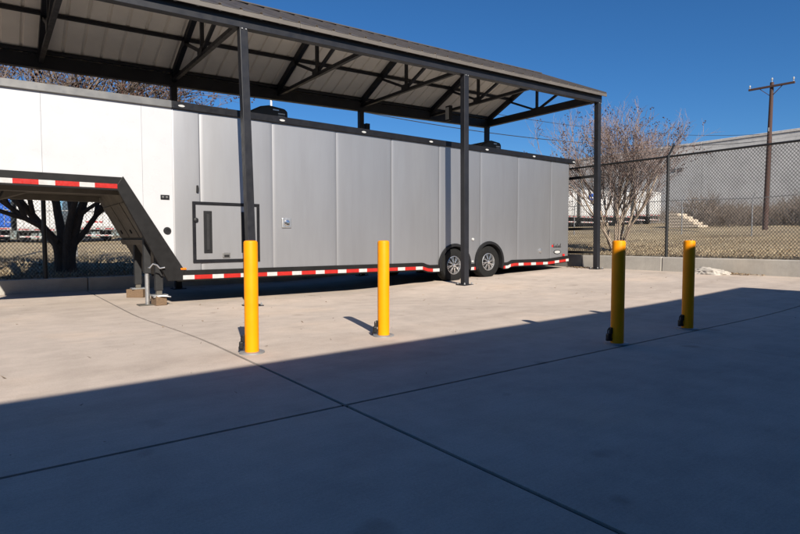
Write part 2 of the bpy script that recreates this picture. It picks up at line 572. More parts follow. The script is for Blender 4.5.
# ---------------------------------------------------------------- canopy shelter
CU = [-1.48, 0.84, 3.14, 5.45, 7.75, 10.07, 12.38]          # truss lines
POSTS = [-1.48, 3.14, 7.75, 12.38]
VF, VB, VM = 8.11, 11.95, 10.03
def zc(u):
    return 4.262 + 0.031 * (u - 7.75)
def zs(u, v):                                               # underside of the sheeting
    return zc(u) + 0.14 + 0.47 * (2.2 - abs(v - VM))
cn = empty('canopy_shelter', (5.45, VM, 0), 'long dark steel shelter with pitched ribbed metal roof over the trailer', 'canopy')
LEAN = {3.14: 0.11, 7.75: 0.04, 12.38: 0.07, -1.48: 0.05}
for u in POSTS:
    for v in (VF, VB):
        ub = u + (LEAN[u] if v == VF else 0.02)
        z0 = zg(ub, v)
        p = MB().bar((ub, v, z0), (u, v, zc(u) + .01), 0.125, 0.125, (0, 1, 0)).build('post', M['steel_dark'], cn, bevel=0.008)
        bp = bx('base_plate', (ub - .13, ub + .13, v - .13, v + .13, z0 - .01, z0 + .016), M['steel_dark'], p, 0.003)
        for sx in (-1, 1):
            for sy in (-1, 1):
                MB().lathe([(.016, .016), (.016, .04), (.008, .055)], (ub + sx * .1, v + sy * .1, z0), n=6).build('bolt', M['galv'], p)
        if v == VF:
            for sx in (-1, 1):
                MB().lathe([(.011, -.078), (.011, -.066)], (u + sx * .03, v, zc(u) - .035), 'y', 8).build('bolt', M['galv'], p)
def ubar(name, u0, u1, v, dz0, dz1, w, m, parent=cn, bevel=0.006):
    b_ = MB()
    b_.add([(u0, v - w / 2, zc(u0) + dz0), (u1, v - w / 2, zc(u1) + dz0), (u1, v + w / 2, zc(u1) + dz0), (u0, v + w / 2, zc(u0) + dz0),
            (u0, v - w / 2, zc(u0) + dz1), (u1, v - w / 2, zc(u1) + dz1), (u1, v + w / 2, zc(u1) + dz1), (u0, v + w / 2, zc(u0) + dz1)],
           [(0, 3, 2, 1), (4, 5, 6, 7), (0, 1, 5, 4), (1, 2, 6, 5), (2, 3, 7, 6), (3, 0, 4, 7)])
    return b_.build(name, m, parent, bevel=bevel)
U0, U1 = -1.56, 12.46
ubar('beam', U0, U1, VF, -.02, .20, .13, M['steel_dark'])
ubar('eave_strut', U0, U1, VF + .01, .203, .245, .08, M['steel_dark'])
ubar('beam', U0, U1, VB, -.02, .22, .13, M['steel_dark'])
for u in (CU[0], CU[-1]):
    bx('tie_beam', (u - .06, u + .06, VF + .066, VB - .066, zc(u) + .003, zc(u) + .197), M['steel_dark'], cn, 0.006)
for i, u in enumerate(CU):
    z = zc(u)
    ze = z + .20
    zr = zs(u, VM) - .07
    hv = VB - VM
    if i not in (0, len(CU) - 1):
        MB().bar((u, VF + .066, z + .10), (u, VB - .066, z + .10), .07, .07).build('bottom_chord', M['steel_dark'], cn)
    for s in (-1, 1):
        v0, v1 = VM + s * (hv + .02), VM + s * .0
        MB().bar((u, v0, zs(u, v0) - .075), (u, v1, zs(u, v1) - .075), .09, .13).build('rafter', M['steel_dark'], cn)
        vm = VM + s * 0.98
        MB().bar((u, VM + s * .03, z + .17), (u, vm, zs(u, vm) - .13), .055, .055).build('brace', M['steel_dark'], cn)
    for gv, gz, gw, gh in ((VM, z + .16, .13, .07), (VM - .98, zs(u, VM - .98) - .13, .08, .06), (VM + .98, zs(u, VM + .98) - .13, .08, .06)):
        bx('gusset_plate', (u - .049, u - .045, gv - gw, gv + gw, gz - gh, gz + gh), M['steel_dark'], cn)
    MB().bar((u, VM, z + .14), (u, VM, zr - .05), .06, .06, (0, 1, 0)).build('king_post', M['steel_dark'], cn)
for v, dv in ((9.05, -.02), (11.02, .02), (8.25, 0), (11.86, 0), (9.93, 0), (10.13, 0)):
    dz = .14 + .47 * (2.2 - abs(v - VM))
    ubar('purlin', U0, U1, v, dz - .078, dz - .012, .065, M['steel_dark'])
# ribbed roof sheets, each 0.92 m wide
PW = 0.925
npan = int(round((U1 - U0 + .1) / PW))
PW = (U1 - U0 + .1) / npan
for i in range(npan):
    a = U0 - .05 + i * PW
    prof = []
    for k in range(3):
        s0 = a + k * PW / 3
        prof += [(s0, 0), (s0 + PW / 3 - .062, 0), (s0 + PW / 3 - .046, .032), (s0 + PW / 3 - .016, .032)]
    prof.append((a + PW, 0))
    for s in (-1, 1):
        ve, vr = VM + s * 2.085, VM + s * .01
        vs, fs = [], []
        n = len(prof)
        for lay in (0, .004):
            for v in (ve, vr):
                for (pu_, pz_) in prof:
                    vs.append((pu_, v, zs(pu_, v) + pz_ + lay))
        for k in range(n - 1):
            fs.append((k, k + 1, n + k + 1, n + k))
            fs.append((2 * n + k, 3 * n + k, 3 * n + k + 1, 2 * n + k + 1))
            fs.append((k, 2 * n + k, 2 * n + k + 1, k + 1))
        rp_ = link('roof_panel', vs, fs, M['sheet'], cn)
        rp_.data.materials.append(M['rooftop'])
        rp_.data.polygons.foreach_set('material_index', [0 if k % 3 == 0 else 1 for k in range(len(fs))])
ubar('ridge_cap', U0 - .05, U1 + .05, VM, .14 + .47 * 2.2 + .006, .14 + .47 * 2.2 + .032, .14, M['rooftop'])
nf = 5
for i in range(nf):
    a, c = U0 - .07 + (U1 - U0 + .14) * i / nf, U0 - .07 + (U1 - U0 + .14) * (i + 1) / nf
    for v in (7.96, 12.10):
        ubar('fascia', a + .003, c - .003, v, .125, .200, .02, M['fascia'], bevel=0.003)
# flood light and junction box fixed to the frame
fl = bx('flood_light', (9.93, 10.03, 10.95, 11.13, zc(10) - .20, zc(10) + .20), M['plastic'], cn, 0.01)
bx('light_panel', (9.905, 9.929, 10.98, 11.10, zc(10) - .17, zc(10) + .15), M['lens'], fl, 0.004)
bx('junction_box', (7.85, 7.97, VB - .10, VB + .02, 3.70, 3.94), M['plastic'], cn, 0.006)

# ---------------------------------------------------------------- gooseneck trailer
V0, V1 = 8.90, 11.49
ZT = 2.95
tr = empty('enclosed_trailer', (6, 10.2, 0), 'long silver enclosed gooseneck trailer with white nose under the shelter', 'trailer')
HUBS = [(8.24, 0.365), (9.33, 0.415)]
RW, RA = 0.385, 0.475
def zbase(u):                                              # bottom of side panels
    z = 0.445
    if u > 7.30:
        z -= 0.055 * sm(u, 7.30, 7.50)
    if u > 9.92:
        z += 0.055 * sm(u, 9.92, 10.12)
    if u > 11.45:
        z += 0.075 * (u - 11.45)
    return z
def zpanel(u):
    z = zbase(u)
    for hu, hz in HUBS:
        if abs(u - hu) < RA - .02:
            z = max(z, hz + math.sqrt((RA - .02) ** 2 - (u - hu) ** 2))
    return z
def ztop(u):
    return ZT - 0.012 * max(0, 2.3 - u)
# white nose: side, front, underside
def slant_u(z):                                            # front edge of the drop wall
    return 1.60 + (1.84 - z) / (1.84 - .31) * (2.355 - 1.60)
UN = -0.70
wp = [(UN, 1.84), (1.60, 1.84), (slant_u(.45), .45), (2.30, .45), (2.30, ztop(2.3)), (UN, ztop(UN))]
sp = [UN, 0.5, 1.72, 2.30]
for a, c in ((UN, .608), (.611, 1.868), (1.871, 2.302)):
    if a == UN:
        pl = [(a, 1.84), (c, 1.84), (c, ztop(c)), (a, ztop(a))]
    elif c < 2:
        zc_ = 1.84 - (c - 1.60) / .755 * 1.53
        pl = [(a, 1.84), (1.60, 1.84), (c, zc_), (c, ztop(c)), (a, ztop(a))]
    else:
        za_ = 1.84 - (a - 1.60) / .755 * 1.53
        pl = [(a, za_), (slant_u(.445), .445), (c, .445), (c, ztop(c)), (a, ztop(a))]
    MB().prism_y(pl, V0 - .004, V0 + .03).build('nose_panel', M['white'], tr)
MB().prism_y([(UN, 1.84), (1.60, 1.84), (slant_u(.45), .45), (2.30, .45), (2.30, ztop(2.3)), (UN, ztop(UN))], V1 - .03, V1).build('far_side', M['white'], tr)
bx('nose_front', (UN - .03, UN, V0 + .05, V1 - .05, 1.75, ztop(UN)), M['white'], tr, 0.01)
MB().lathe([(.055, 0), (.055, 1.15)], (UN + .03, V0 + .05, 1.77), n=16).build('corner_post', M['alu'], tr, smooth=True)
# silver side panels, each gently bowed between its seams
seams = [2.304, 2.72, 3.95, 5.22, 6.50, 7.77, 9.03, 10.31, 11.58, 12.345]
for i, (a, c) in enumerate(zip(seams[:-1], seams[1:])):
    L = c - a
    nu, nz = 40, 10
    bow = random.uniform(.008, .012) * L / 1.27
    tilt = random.uniform(-.004, .004)
    vs, fs = [], []
    for j in range(nu + 1):
        t = j / nu
        u = a + .002 + (L - .004) * t
        zb = zpanel(u)
        for k in range(nz + 1):
            q = k / nz
            z = zb + (ztop(u) - zb) * q
            w = (1 - abs(2 * t - 1) ** 3.2) * bow * (0.55 + .45 * math.sin(math.pi * min(1, (z - .4) / 2.6))) + tilt * (t - .5) * 2
            w += .0015 * math.sin(5 * z + i) * math.sin(math.pi * t)
            lip = .004 if (t < .015 or t > .985) else 0
            vs.append((u, V0 - w + lip, z))
    for j in range(nu):
        for k in range(nz):
            a0 = j * (nz + 1) + k
            fs.append((a0, a0 + nz + 1, a0 + nz + 2, a0 + 1))
    n0 = len(vs)
    vs += [(x, V0 + .03, z) for (x, y, z) in vs[:n0]]
    for j in range(nu):
        a0 = j * (nz + 1)
        fs.append((a0, n0 + a0, n0 + a0 + nz + 1, a0 + nz + 1))
        fs.append((a0 + nz, a0 + 2 * nz + 1, n0 + a0 + 2 * nz + 1, n0 + a0 + nz))
    for k in range(nz):
        fs.append((k, k + 1, n0 + k + 1, n0 + k))
        e = nu * (nz + 1) + k
        fs.append((e, n0 + e, n0 + e + 1, e + 1))
    MB().add(vs, fs).build('side_panel', M['silver'], tr, smooth=True)
bx('far_side', (2.31, 12.34, V1 - .03, V1, .45, ZT), M['silver'], tr)
bx('rear_wall', (12.31, 12.345, V0 + .032, V1 - .032, .5, ZT), M['silver'], tr)
# roof with rail
bx('roof', (UN, 12.50, V0 + .06, V1 - .06, ZT + .01, ZT + .10), M['semiwhite'], tr, 0.01)
ra = MB().bar((UN - .03, V0 - .005, ztop(UN) + .055), (2.30, V0 - .005, ztop(2.3) + .055), .08, .11).build('roof_rail', M['railgrey'], tr, bevel=0.008)
rb = MB().bar((2.304, V0 - .005, ZT + .055), (12.53, V0 - .005, ZT + .055), .08, .115).build('roof_rail', M['black'], tr, bevel=0.008)
bx('roof_rail', (UN, 12.53, V1 - .04, V1 + .03, ZT, ZT + .11), M['black'], tr, 0.008)
for u in (2.44, 4.12, 5.81, 7.50, 9.18, 10.84, 12.46):
    MB().prism_y([(u + .05 * math.cos(k * math.pi / 8), ZT + .045 + .019 * math.sin(k * math.pi / 8)) for k in range(16)], V0 - .058, V0 - .0455).build('marker_light', M['lens'], rb, bevel=.004)
# air conditioners on the roof
for u0, u1 in ((3.70, 4.72), (9.80, 10.76)):
    L = u1 - u0
    pl = [(u0, 3.07), (u0 + .06 * L, 3.16), (u0 + .25 * L, 3.34), (u0 + .45 * L, 3.45), (u0 + .62 * L, 3.49), (u0 + .93 * L, 3.46), (u0 + .99 * L, 3.41), (u1, 3.07)]
    ac = MB().prism_y(pl, 9.85, 10.55).build('air_conditioner', M['plastic'], tr, bevel=0.03)
    for k in range(4):
        bx('vent_slot', (u1 - .22, u1 - .08, 9.838, 9.846, 3.17 + k * .055, 3.195 + k * .055), M['galv'], ac)
    bx('badge', (u0 + .68 * L, u0 + .80 * L, 9.840, 9.846, 3.40, 3.42), M['alu'], ac)
# lower skirt, with the dips round the axles and the rise to the tail
def skirt(u0, u1, n=16):
    b_ = MB()
    top = [(u0 + (u1 - u0) * k / n) for k in range(n + 1)]
    b_.prism_y([(u, zbase(u) - .165) for u in top] + [(u, zbase(u) - .002) for u in top[::-1]], V0 - .022, V0 + .04)
    return b_.build('skirt', M['taupe'], tr)
ga = lambda h: math.sqrt(RA ** 2 - max(0, (zbase(h[0]) - h[1])) ** 2)
skirt(2.34, HUBS[0][0] - .46, 60)
skirt(HUBS[0][0] + .46, HUBS[1][0] - .46, 4)
skirt(HUBS[1][0] + .46, 12.345, 60)
# slanted trim and nose skirt
b = MB().prism_y([(1.60, 1.86), (1.50, 1.70), (2.20, .285), (2.40, .285), (2.45, .44)], V0 - .028, V0 + .05)
b.build('slanted_trim', M['taupe'], tr, bevel=0.006)
bx('nose_skirt', (UN - .03, 1.585, V0 - .026, V0 + .05, 1.645, 1.842), M['taupe'], tr, 0.006)
# reflective tape pieces
def tapes(u0, u1, zf, first_red, first_len, lr=.285, lw=.185):
    u, red, ln = u0, first_red, first_len
    while u < u1 - .02:
        e = min(u + ln, u1)
        b_ = MB()
        ys = (V0 - .031, V0 - .0215)
        mid = (u + e) / 2
        pts = [u, mid, e]
        poly = [(q, zf(q)) for q in pts] + [(q, zf(q) + .066) for q in pts[::-1]]
        b_.prism_y(poly, *ys).build('reflective_tape', M['red'] if red else M['tape'], tr)
        u, red = e, not red
        ln = lr if red else lw
ztape = lambda u: zbase(u) - .145
tapes(2.42, HUBS[0][0] - .47, ztape, False, .175)
tapes(HUBS[0][0] + .47, HUBS[1][0] - .47, ztape, False, .1)
tapes(HUBS[1][0] + .47, 12.33, ztape, True, .06)
tapes(-.70, 1.535, lambda u: 1.673, True, .30, .29, .19)
# wheel arches, liners, wheels
for hu, hz in HUBS:
    vs, fs = [], []
    n = 28
    a0 = math.asin((zbase(hu) - .14 - hz) / RA)
    for k in range(n + 1):
        t = a0 + (math.pi - 2 * a0) * k / n
        for rr, yy in ((RA - .075, V0 + .05), (RA - .055, V0 - .04), (RA + .0, V0 - .04), (RA + .012, V0 + .0)):
            vs.append((hu + rr * math.cos(t), yy, hz + rr * math.sin(t)))
    for k in range(n):
        for q in range(4):
            fs.append((k * 4 + q, (k + 1) * 4 + q, (k + 1) * 4 + (q + 1) % 4, k * 4 + (q + 1) % 4))
    fs += [(0, 1, 2, 3), (n * 4, n * 4 + 3, n * 4 + 2, n * 4 + 1)]
    MB().add(vs, fs).build('wheel_arch', M['plastic'], tr, smooth=True)
bx('wheel_well', (HUBS[0][0] - .5, HUBS[1][0] + .5, V0 + .29, V0 + .33, .30, 1.0), M['dark'], tr)
bx('wheel_well_top', (HUBS[0][0] - .5, HUBS[1][0] + .5, V0 + .045, V0 + .32, .95, 1.0), M['dark'], tr)
WH = []
for hu, hz in HUBS:
    c = (hu, V0 + .02, hz)
    ty = MB().lathe([(.198, .02), (.215, -.006), (.29, -.018), (.355, -.004), (.378, .03), (RW, .06), (RW, .17), (.378, .20), (.35, .235), (.22, .25), (.198, .22)], c, 'y', 40, True)
    w = MB().lathe([(.205, .015), (.205, .0), (.195, -.004), (.186, .012), (.18, .06), (.17, .10), (.05, .10), (.05, .15), (.18, .15)], c, 'y', 40, True).build('rim', M['alu'], tr, smooth=True)
    ty.build('tyre', M['rubber'], tr, smooth=True)
    bx_ = MB()
    MB().lathe([(.181, .062), (.17, .085), (.02, .085)], c, 'y', 32).build('rim_recess', M['plastic'], w)
    for k in range(8):
        t = 2 * math.pi * (k + .3) / 8
        for s in (-.13, .13):
            p = (c[0] + .055 * math.cos(t), c[1] + .012, c[2] + .055 * math.sin(t))
            q = (c[0] + .186 * math.cos(t + s), c[1] + .022, c[2] + .186 * math.sin(t + s))
            MB().bar(p, q, .015, .02, (0, 1, 0)).build('spoke', M['chrome'], w, bevel=0.003)
    MB().lathe([(.025, -.03), (.04, -.015), (.05, .01), (.05, .06)], c, 'y', 20).build('hub_cap', M['chrome'], w, smooth=True)
    for k in range(8):
        t = 2 * math.pi * k / 8
        MB().lathe([(.008, -.008), (.01, .012)], (c[0] + .082 * math.cos(t), c[1] + .012, c[2] + .082 * math.sin(t)), 'y', 6).build('wheel_nut', M['chrome'], w)
    # matching wheel on the far side
    c2 = (hu, V1 - .24, hz)
    MB().lathe([(.228, .02), (.245, -.006), (.355, -.004), (RW, .06), (RW, .17), (.35, .235), (.228, .22)], c2, 'y', 24, True).build('tyre', M['rubber'], tr, smooth=True)
    bx('axle', (hu - .04, hu + .04, V0 + .1, V1 - .1, hz - .04, hz + .04), M['dark'], tr)
# under frame and floor
bx('floor', (2.42, 12.3, V0 + .34, V1 - .05, .40, .47), M['dark'], tr)
for u0, u1 in ((2.45, 7.72), (9.86, 12.3)):
    bx('floor_edge', (u0, u1, V0 + .045, V0 + .338, .41, .46), M['dark'], tr)
for v in (9.3, 11.1):
    bx('frame_rail', (2.45, 12.25, v - .05, v + .05, .24, .398), M['dark'], tr, 0.005)
for k in range(16):
    u = 2.7 + k * .62
    if all(abs(u - h[0]) > .45 for h in HUBS):
        bx('cross_member', (u - .03, u + .03, 9.36, 11.04, .29, .396), M['dark'], tr)
# nose underside and drop wall
bx('nose_floor', (UN, 1.62, V0 + .052, V1 - .05, 1.70, 1.78), M['under'], tr)
for v in (9.25, 11.1):
    bx('nose_beam', (UN, 1.6, v - .05, v + .05, 1.60, 1.699), M['under'], tr, 0.005)
dw = MB().add([(1.62, V0 + .052, 1.70), (1.62, V1 - .04, 1.70), (2.37, V1 - .04, .30), (2.37, V0 + .052, .30),
               (1.66, V0 + .052, 1.70), (1.66, V1 - .04, 1.70), (2.41, V1 - .04, .30), (2.41, V0 + .052, .30)],
              [(0, 1, 2, 3), (4, 7, 6, 5), (0, 4, 5, 1), (1, 5, 6, 2), (2, 6, 7, 3), (3, 7, 4, 0)]).build('drop_wall', M['under'], tr)
def on_slant(v, z, off):                                   # a point standing off the drop wall
    return (1.62 + (1.70 - z) * .5357 - off * .881, v, z - off * .472)
def slant_box(name, v0, v1, z0, z1, o0, o1, m, parent):
    P = [on_slant(v, z, o) for o in (o0, o1) for (v, z) in ((v0, z0), (v1, z0), (v1, z1), (v0, z1))]
    return MB().add(P, [(0, 1, 2, 3), (4, 7, 6, 5), (0, 4, 5, 1), (1, 5, 6, 2), (2, 6, 7, 3), (3, 7, 4, 0)]).build(name, m, parent, bevel=0.004)
for v0, v1 in ((9.05, 9.72), (9.80, 10.52), (10.60, 11.35)):
    d_ = slant_box('locker_door', v0, v1, .98, 1.52, .001, .025, M['under'], dw)
    slant_box('latch', v0 + .30, v0 + .36, 1.05, 1.11, .0255, .045, M['plastic'], d_)
slant_box('stiffener', V0 + .06, V1 - .05, .86, .95, .001, .05, M['under'], dw)
# coupler neck
MB().prism_y([(-.55, 1.699), (.62, 1.699), (.40, 1.62), (-.30, 1.36), (-.55, 1.36)], 10.10, 10.34).build('coupler_neck', M['under'], tr, bevel=0.01)
MB().lathe([(.06, 0), (.06, .45)], (-.40, 10.22, .93), n=16).build('coupler_tube', M['dark'], tr, smooth=True)
MB().lathe([(.05, 0), (.10, .04), (.10, .14), (.06, .18)], (-.40, 10.22, .80), n=16).build('coupler', M['dark'], tr, smooth=True)
MB().tube([(-.2, 9.3, 1.65), (-.1, 9.35, 1.42), (.05, 9.4, 1.38), (.15, 9.4, 1.55), (.2, 9.35, 1.66)], .014, 6).build('cable', M['plastic'], tr, smooth=True)
MB().box(-.30, -.02, 9.30, 9.42, 1.45, 1.62).build('junction_box', M['galv'], tr, bevel=0.01)
# landing legs
for v in (9.12, 10.62):
    lg = bx('landing_leg', (2.06, 2.17, v - .055, v + .055, .13, .85), M['dark'], tr, 0.006)
    zf = zg(2.1, v)
    bx('inner_leg', (2.075, 2.155, v - .04, v + .04, zf + .165, .16), M['under'], lg)
    bx('foot_plate', (2.0, 2.23, v - .10, v + .10, zf + .152, zf + .168), M['galv'], lg)
jk = MB().lathe([(.034, 0), (.034, .62)], (1.97, 9.22, zg(1.97, 9.22) + .012), n=16).build('jack_tube', M['alu'], tr, smooth=True)
bx('jack_sleeve', (1.92, 2.02, 9.17, 9.27, .40, 1.0), M['dark'], tr, 0.006)
bx('jack_foot', (1.83, 2.05, 9.10, 9.34, zg(1.9, 9.22), zg(1.9, 9.22) + .014), M['under'], tr)
MB().tube([(1.93, V0 + .02, .50), (1.93, V0 - .06, .50), (1.97, V0 - .07, .56), (2.03, V0 - .07, .54), (2.07, V0 - .07, .49), (2.14, V0 - .07, .50)], .012, 8).build('crank_handle', M['alu'], tr, smooth=True)
MB().tube([(2.02, 9.05, .03), (2.14, 8.98, .05), (2.26, 8.98, .03)], .012, 8).build('leg_pin', M['alu'], tr, smooth=True)
# side door with black frame
Y = V0 - .012
da, db, dz0, dz1 = 2.585, 3.70, .556, 1.535
sd = bx('side_door', (da + .05, db - .05, Y - .004, Y + .02, dz0 + .05, dz1 - .05), M['silver'], tr, 0.004)
for a in ((da, db, Y - .012, Y + .02, dz1 - .052, dz1), (da, db, Y - .012, Y + .02, dz0, dz0 + .052),
          (da, da + .052, Y - .011, Y + .02, dz0 + .052, dz1 - .052), (db - .052, db, Y - .011, Y + .02, dz0 + .052, dz1 - .052)):
    bx('door_frame', a, M['black'], sd, 0.004)
for u0 in (2.755, 3.375):
    h_ = bx('grab_recess', (u0, u0 + .135, Y - .016, Y - .0045, .71, 1.39), M['plastic'], sd, 0.006)
    bx('grab_bar', (u0 + .045, u0 + .09, Y - .026, Y - .0165, .76, 1.34), M['dark'], h_, 0.006)
lt = bx('paddle_latch', (3.055, 3.18, Y - .022, Y - .005, .63, .715), M['railgrey'], sd, 0.008)
bx('paddle', (3.075, 3.16, Y - .032, Y - .023, .645, .68), M['plastic'], lt, 0.004)
MB().lathe([(.012, -.04), (.035, -.03), (.04, -.006)], (2.635, Y, 1.24), 'y', 14).build('door_lock', M['plastic'], sd, smooth=True)
# small fittings on the side
MB().prism_y([(2.65, 1.68), (2.685, 1.68), (2.69, 1.74), (2.68, 1.79), (2.655, 1.79)], V0 - .035, V0 - .003).build('door_hook', M['plastic'], tr, bevel=0.004)
ob = bx('outlet_box', (4.11, 4.29, V0 - .028, V0 - .004, 1.135, 1.31), M['alu'], tr, 0.02)
MB().lathe([(.02, -.02), (.05, -.012), (.058, 0)], (4.20, V0 - .029, 1.225), 'y', 18).build('outlet_cap', M['chrome'], ob, smooth=True)
bx('outlet_latch', (4.185, 4.235, V0 - .058, V0 - .046, 1.19, 1.21), M['plastic'], ob)
MB().lathe([(.02, -.012), (.024, -.024), (.05, -.024), (.056, -.012), (.058, 0)], (2.205, V0 - .004, 1.065), 'y', 24).build('cable_port', M['plastic'], tr, smooth=True)
pl_ = bx('socket_plate', (2.115, 2.245, V0 - .02, V0 - .0045, 1.545, 1.615), M['black'], tr, 0.006)
for u in (2.15, 2.205):
    MB().lathe([(.012, -.012), (.02, 0)], (u, V0 - .021, 1.58), 'y', 12).build('socket', M['railgrey'], pl_)
bx('side_marker', (2.385, 2.475, V0 - .03, V0 - .004, .452, .485), M['amber'], tr, 0.008)
MB().lathe([(.015, -.03), (.03, -.02), (.036, 0)], (8.785, V0 - .008, .94), 'y', 18).build('side_light', M['lens'], tr, smooth=True)
bx('side_marker', (8.735, 8.80, V0 - .03, V0 - .008, .42, .46), M['lens'], tr, 0.006)
MB().lathe([(.02, -.03), (.055, -.02), (.065, 0)], (11.18, V0 - .006, .655), 'y', 18).build('fuel_cap', M['alu'], tr, smooth=True)
bx('side_marker', (12.09, 12.16, V0 - .03, V0 - .006, .505, .56), M['redlens'], tr, 0.006)
# maker's script and oval plate near the tail
em = MB()
x = 11.70
for k in range(7):
    hgt = (.10, .05, .055, .09, .05, .06, .10)[k]
    em.bar((x, V0 - .010, .735), (x + .025, V0 - .010, .735 + hgt), .012, .006, (0, 1, 0))
    em.bar((x, V0 - .010, .737), (x + .05, V0 - .010, .752), .010, .006, (0, 1, 0))
    x += .047
em.build('script_emblem', M['plastic'], tr)
bx('emblem_flash', (11.64, 11.69, V0 - .011, V0 - .007, .745, .80), M['redlens'], tr)
ov = MB()
ov.prism_y([(11.865 + .15 * math.cos(t), .615 + .055 * math.sin(t)) for t in [2 * math.pi * k / 24 for k in range(24)]], V0 - .012, V0 - .006)
ov = ov.build('oval_plate', M['plastic'], tr)
MB().prism_y([(11.865 + .12 * math.cos(t), .615 + .038 * math.sin(t)) for t in [2 * math.pi * k / 24 for k in range(24)]], V0 - .015, V0 - .0125).build('oval_face', M['lens'], ov)

# timber blocks under and beside the legs
wb = MB().box(-.15, .15, -.10, .10, 0, .15).build('timber_block', M['woodblock'], bevel=0.008)
z_ = zg(2.1, 9.12)
wb.location = (2.115, 9.12, z_)
wb.rotation_euler = (0, 0, R(8))
wb.scale = (.55, 1.1, 1.0)
tag(wb, 'short brown timber block under the near landing leg', 'timber block', 'timber blocks by the landing gear')
w2 = wb.copy()
COL.objects.link(w2)
w2.location = (2.10, 10.62, zg(2.1, 10.6))
w2.rotation_euler = (0, 0, R(-38))
w2.scale = (1.0, 1.0, 1.0)
tag(w2, 'wider brown timber block behind the silver jack tube', 'timber block', 'timber blocks by the landing gear')

# ---------------------------------------------------------------- yellow bollards
def bollard(label, u, v, proto=[]):
    if not proto:
        t = empty('bollard', (0, 0, 0), label, 'bollard', 'yellow bollards in the yard')
        RB = .056
        MB().lathe([(RB, .012), (RB, .895), (RB - .002, .902)], (0, 0, 0), n=32).build('pipe', M['yellow'], t, smooth=True)
        MB().lathe([(RB - .003, .902), (RB - .006, .909), (RB - .02, .913), (.005, .914)], (0, 0, 0), n=32).build('cap', M['yellow'], t, smooth=True)
        MB().lathe([(RB, .0), (RB + .045, .0), (RB + .045, .010), (RB + .04, .013), (RB, .013)], (0, 0, 0), n=32, closed=True).build('ground_sleeve', M['galv'], t, smooth=True)
        hp = bx('hasp', (-.105, -.045, -.012, .012, .03, .055), M['dark'], t, .003)
        lk = MB().box(-.100, -.066, -.022, .022, .035, .095).build('padlock', M['plastic'], t, bevel=.008)
        MB().tube([(-.083, -.014, .09), (-.083, -.014, .125), (-.083, 0, .14), (-.083, .014, .125), (-.083, .014, .09)], .005, 8).build('shackle', M['plastic'], lk, smooth=True)
        bx('cover_flap', (-.072, -.054, -.02, .02, .09, .15), M['plastic'], t, .006)
        proto.append(t)
        o = t
    else:
        o = copy_tree(proto[0])
        o['label'] = label
    o.location = (u, v, zg(u, v))
    # the lock sits on the side that faces left in the yard
    o.rotation_euler = (0, 0, R(-25))
    return o
bollard('sunlit yellow bollard standing in front of the leftmost shelter post', 1.683, 4.231)
bollard('sunlit yellow bollard alone before the silver side, left of the wheels', 2.991, 4.225)
bollard('shaded yellow bollard with lit top, nearer of the two in shadow', 4.40, 2.65)
bollard('shaded yellow bollard with lit top, farthest right, near the kerb', 5.73, 2.668)

# ---------------------------------------------------------------- chain link fences
def chainlink(A, B, z0a, z0b, h, pitch, r, material, parent, name='chain_link_mesh'):
    A, B = np.array(A, float), np.array(B, float)
    D = B - A
    L = np.linalg.norm(D)
    D /= L
    Nn = np.array([-D[1], D[0]])
    P, Q = [], []
    for sgn in (1, -1):
        s = -h
        while s < L + h:
            x0, x1 = (s, s + h * .82) if sgn > 0 else (s + h * .82, s)
            t0, t1 = 0.0, 1.0
            dx = x1 - x0
            for lim, side in ((0, 1), (L, -1)):
                # clip x(t) = x0 + dx t to [0, L]
                ta = (lim - x0) / dx
                if (dx > 0) == (side > 0):
                    t0 = max(t0, ta)
                else:
                    t1 = min(t1, ta)
            if t1 > t0 + .01:
                for (t, out) in ((t0, P), (t1, Q)):
                    xx = x0 + dx * t
                    base = z0a + (z0b - z0a) * xx / L
                    p = A + D * xx + Nn * sgn * r * .8
                    out.append((p[0], p[1], base + h * t))
            s += pitch
    o = prisms_np(name, P, Q, r, r, material, parent, 4)
    tag(o, kind='stuff')
    return o

# right-hand black fence on the kerb
UF = 12.82
fr = empty('chain_link_fence', (UF, 4, .52), 'black chain link fence with barbed wire arms on the right kerb', 'fence', 'fences around the yard')
FT = 2.885
chainlink((UF, -8), (UF, 12.70), .56, .56, FT - .58, .064, .0039, M['wire'], fr)
fposts = [-5.6, -2.55, .47, 3.48, 6.50, 9.52, 12.72]
for v in fposts:
    p = MB().lathe([(.036, 0), (.036, FT - .52 + .03), (.02, FT - .52 + .05)], (UF, v, .52), n=14).build('post', M['wire'], fr, smooth=True)
    MB().bar((UF, v, FT + .02), (UF + .26, v, FT + .30), .035, .035, (0, 1, 0)).build('barbed_arm', M['wire'], p)
for a, c in zip(fposts[:-1], fposts[1:]):
    MB().tube([(UF, a + .002, FT), (UF, c - .002, FT)], .024, 10).build('top_rail', M['wire'], fr, smooth=True)
for k in range(3):
    q = .35 + .3 * k
    pts = []
    for a, c in zip(fposts[:-1], fposts[1:]):
        for j in range(8):
            t = j / 8
            pts.append((UF + .26 * q, a + (c - a) * t, FT + .02 + .28 * q - .02 * math.sin(math.pi * t)))
    w_ = MB().tube(pts, .0022, 4).build('barbed_wire', M['galv'], fr)
    bb = MB()
    for j in range(0, 130):
        v = -5.5 + j * .14
        if v < 12.6:
            x0, z0 = UF + .26 * q, FT + .02 + .28 * q - .012
            bb.bar((x0 - .02, v, z0 - .015), (x0 + .02, v + .01, z0 + .02), .0025, .0025)
    bb.build('barbs', M['galv'], w_)
# framed panel between the shelter end and the corner
gt = empty('gate_panel', (UF - .08, 10.6, .52), 'black framed gate panel between trailer tail and shelter end post', 'gate')
for z in (.60, 1.225, 2.605):
    bx('rail', (UF - .115, UF - .055, 8.30, 12.54, z - .035, z + .035), M['wire'], gt, .006)
for v in (8.26, 12.58):
    bx('stile', (UF - .117, UF - .053, v - .038, v + .038, .53, 2.66), M['wire'], gt, .006)

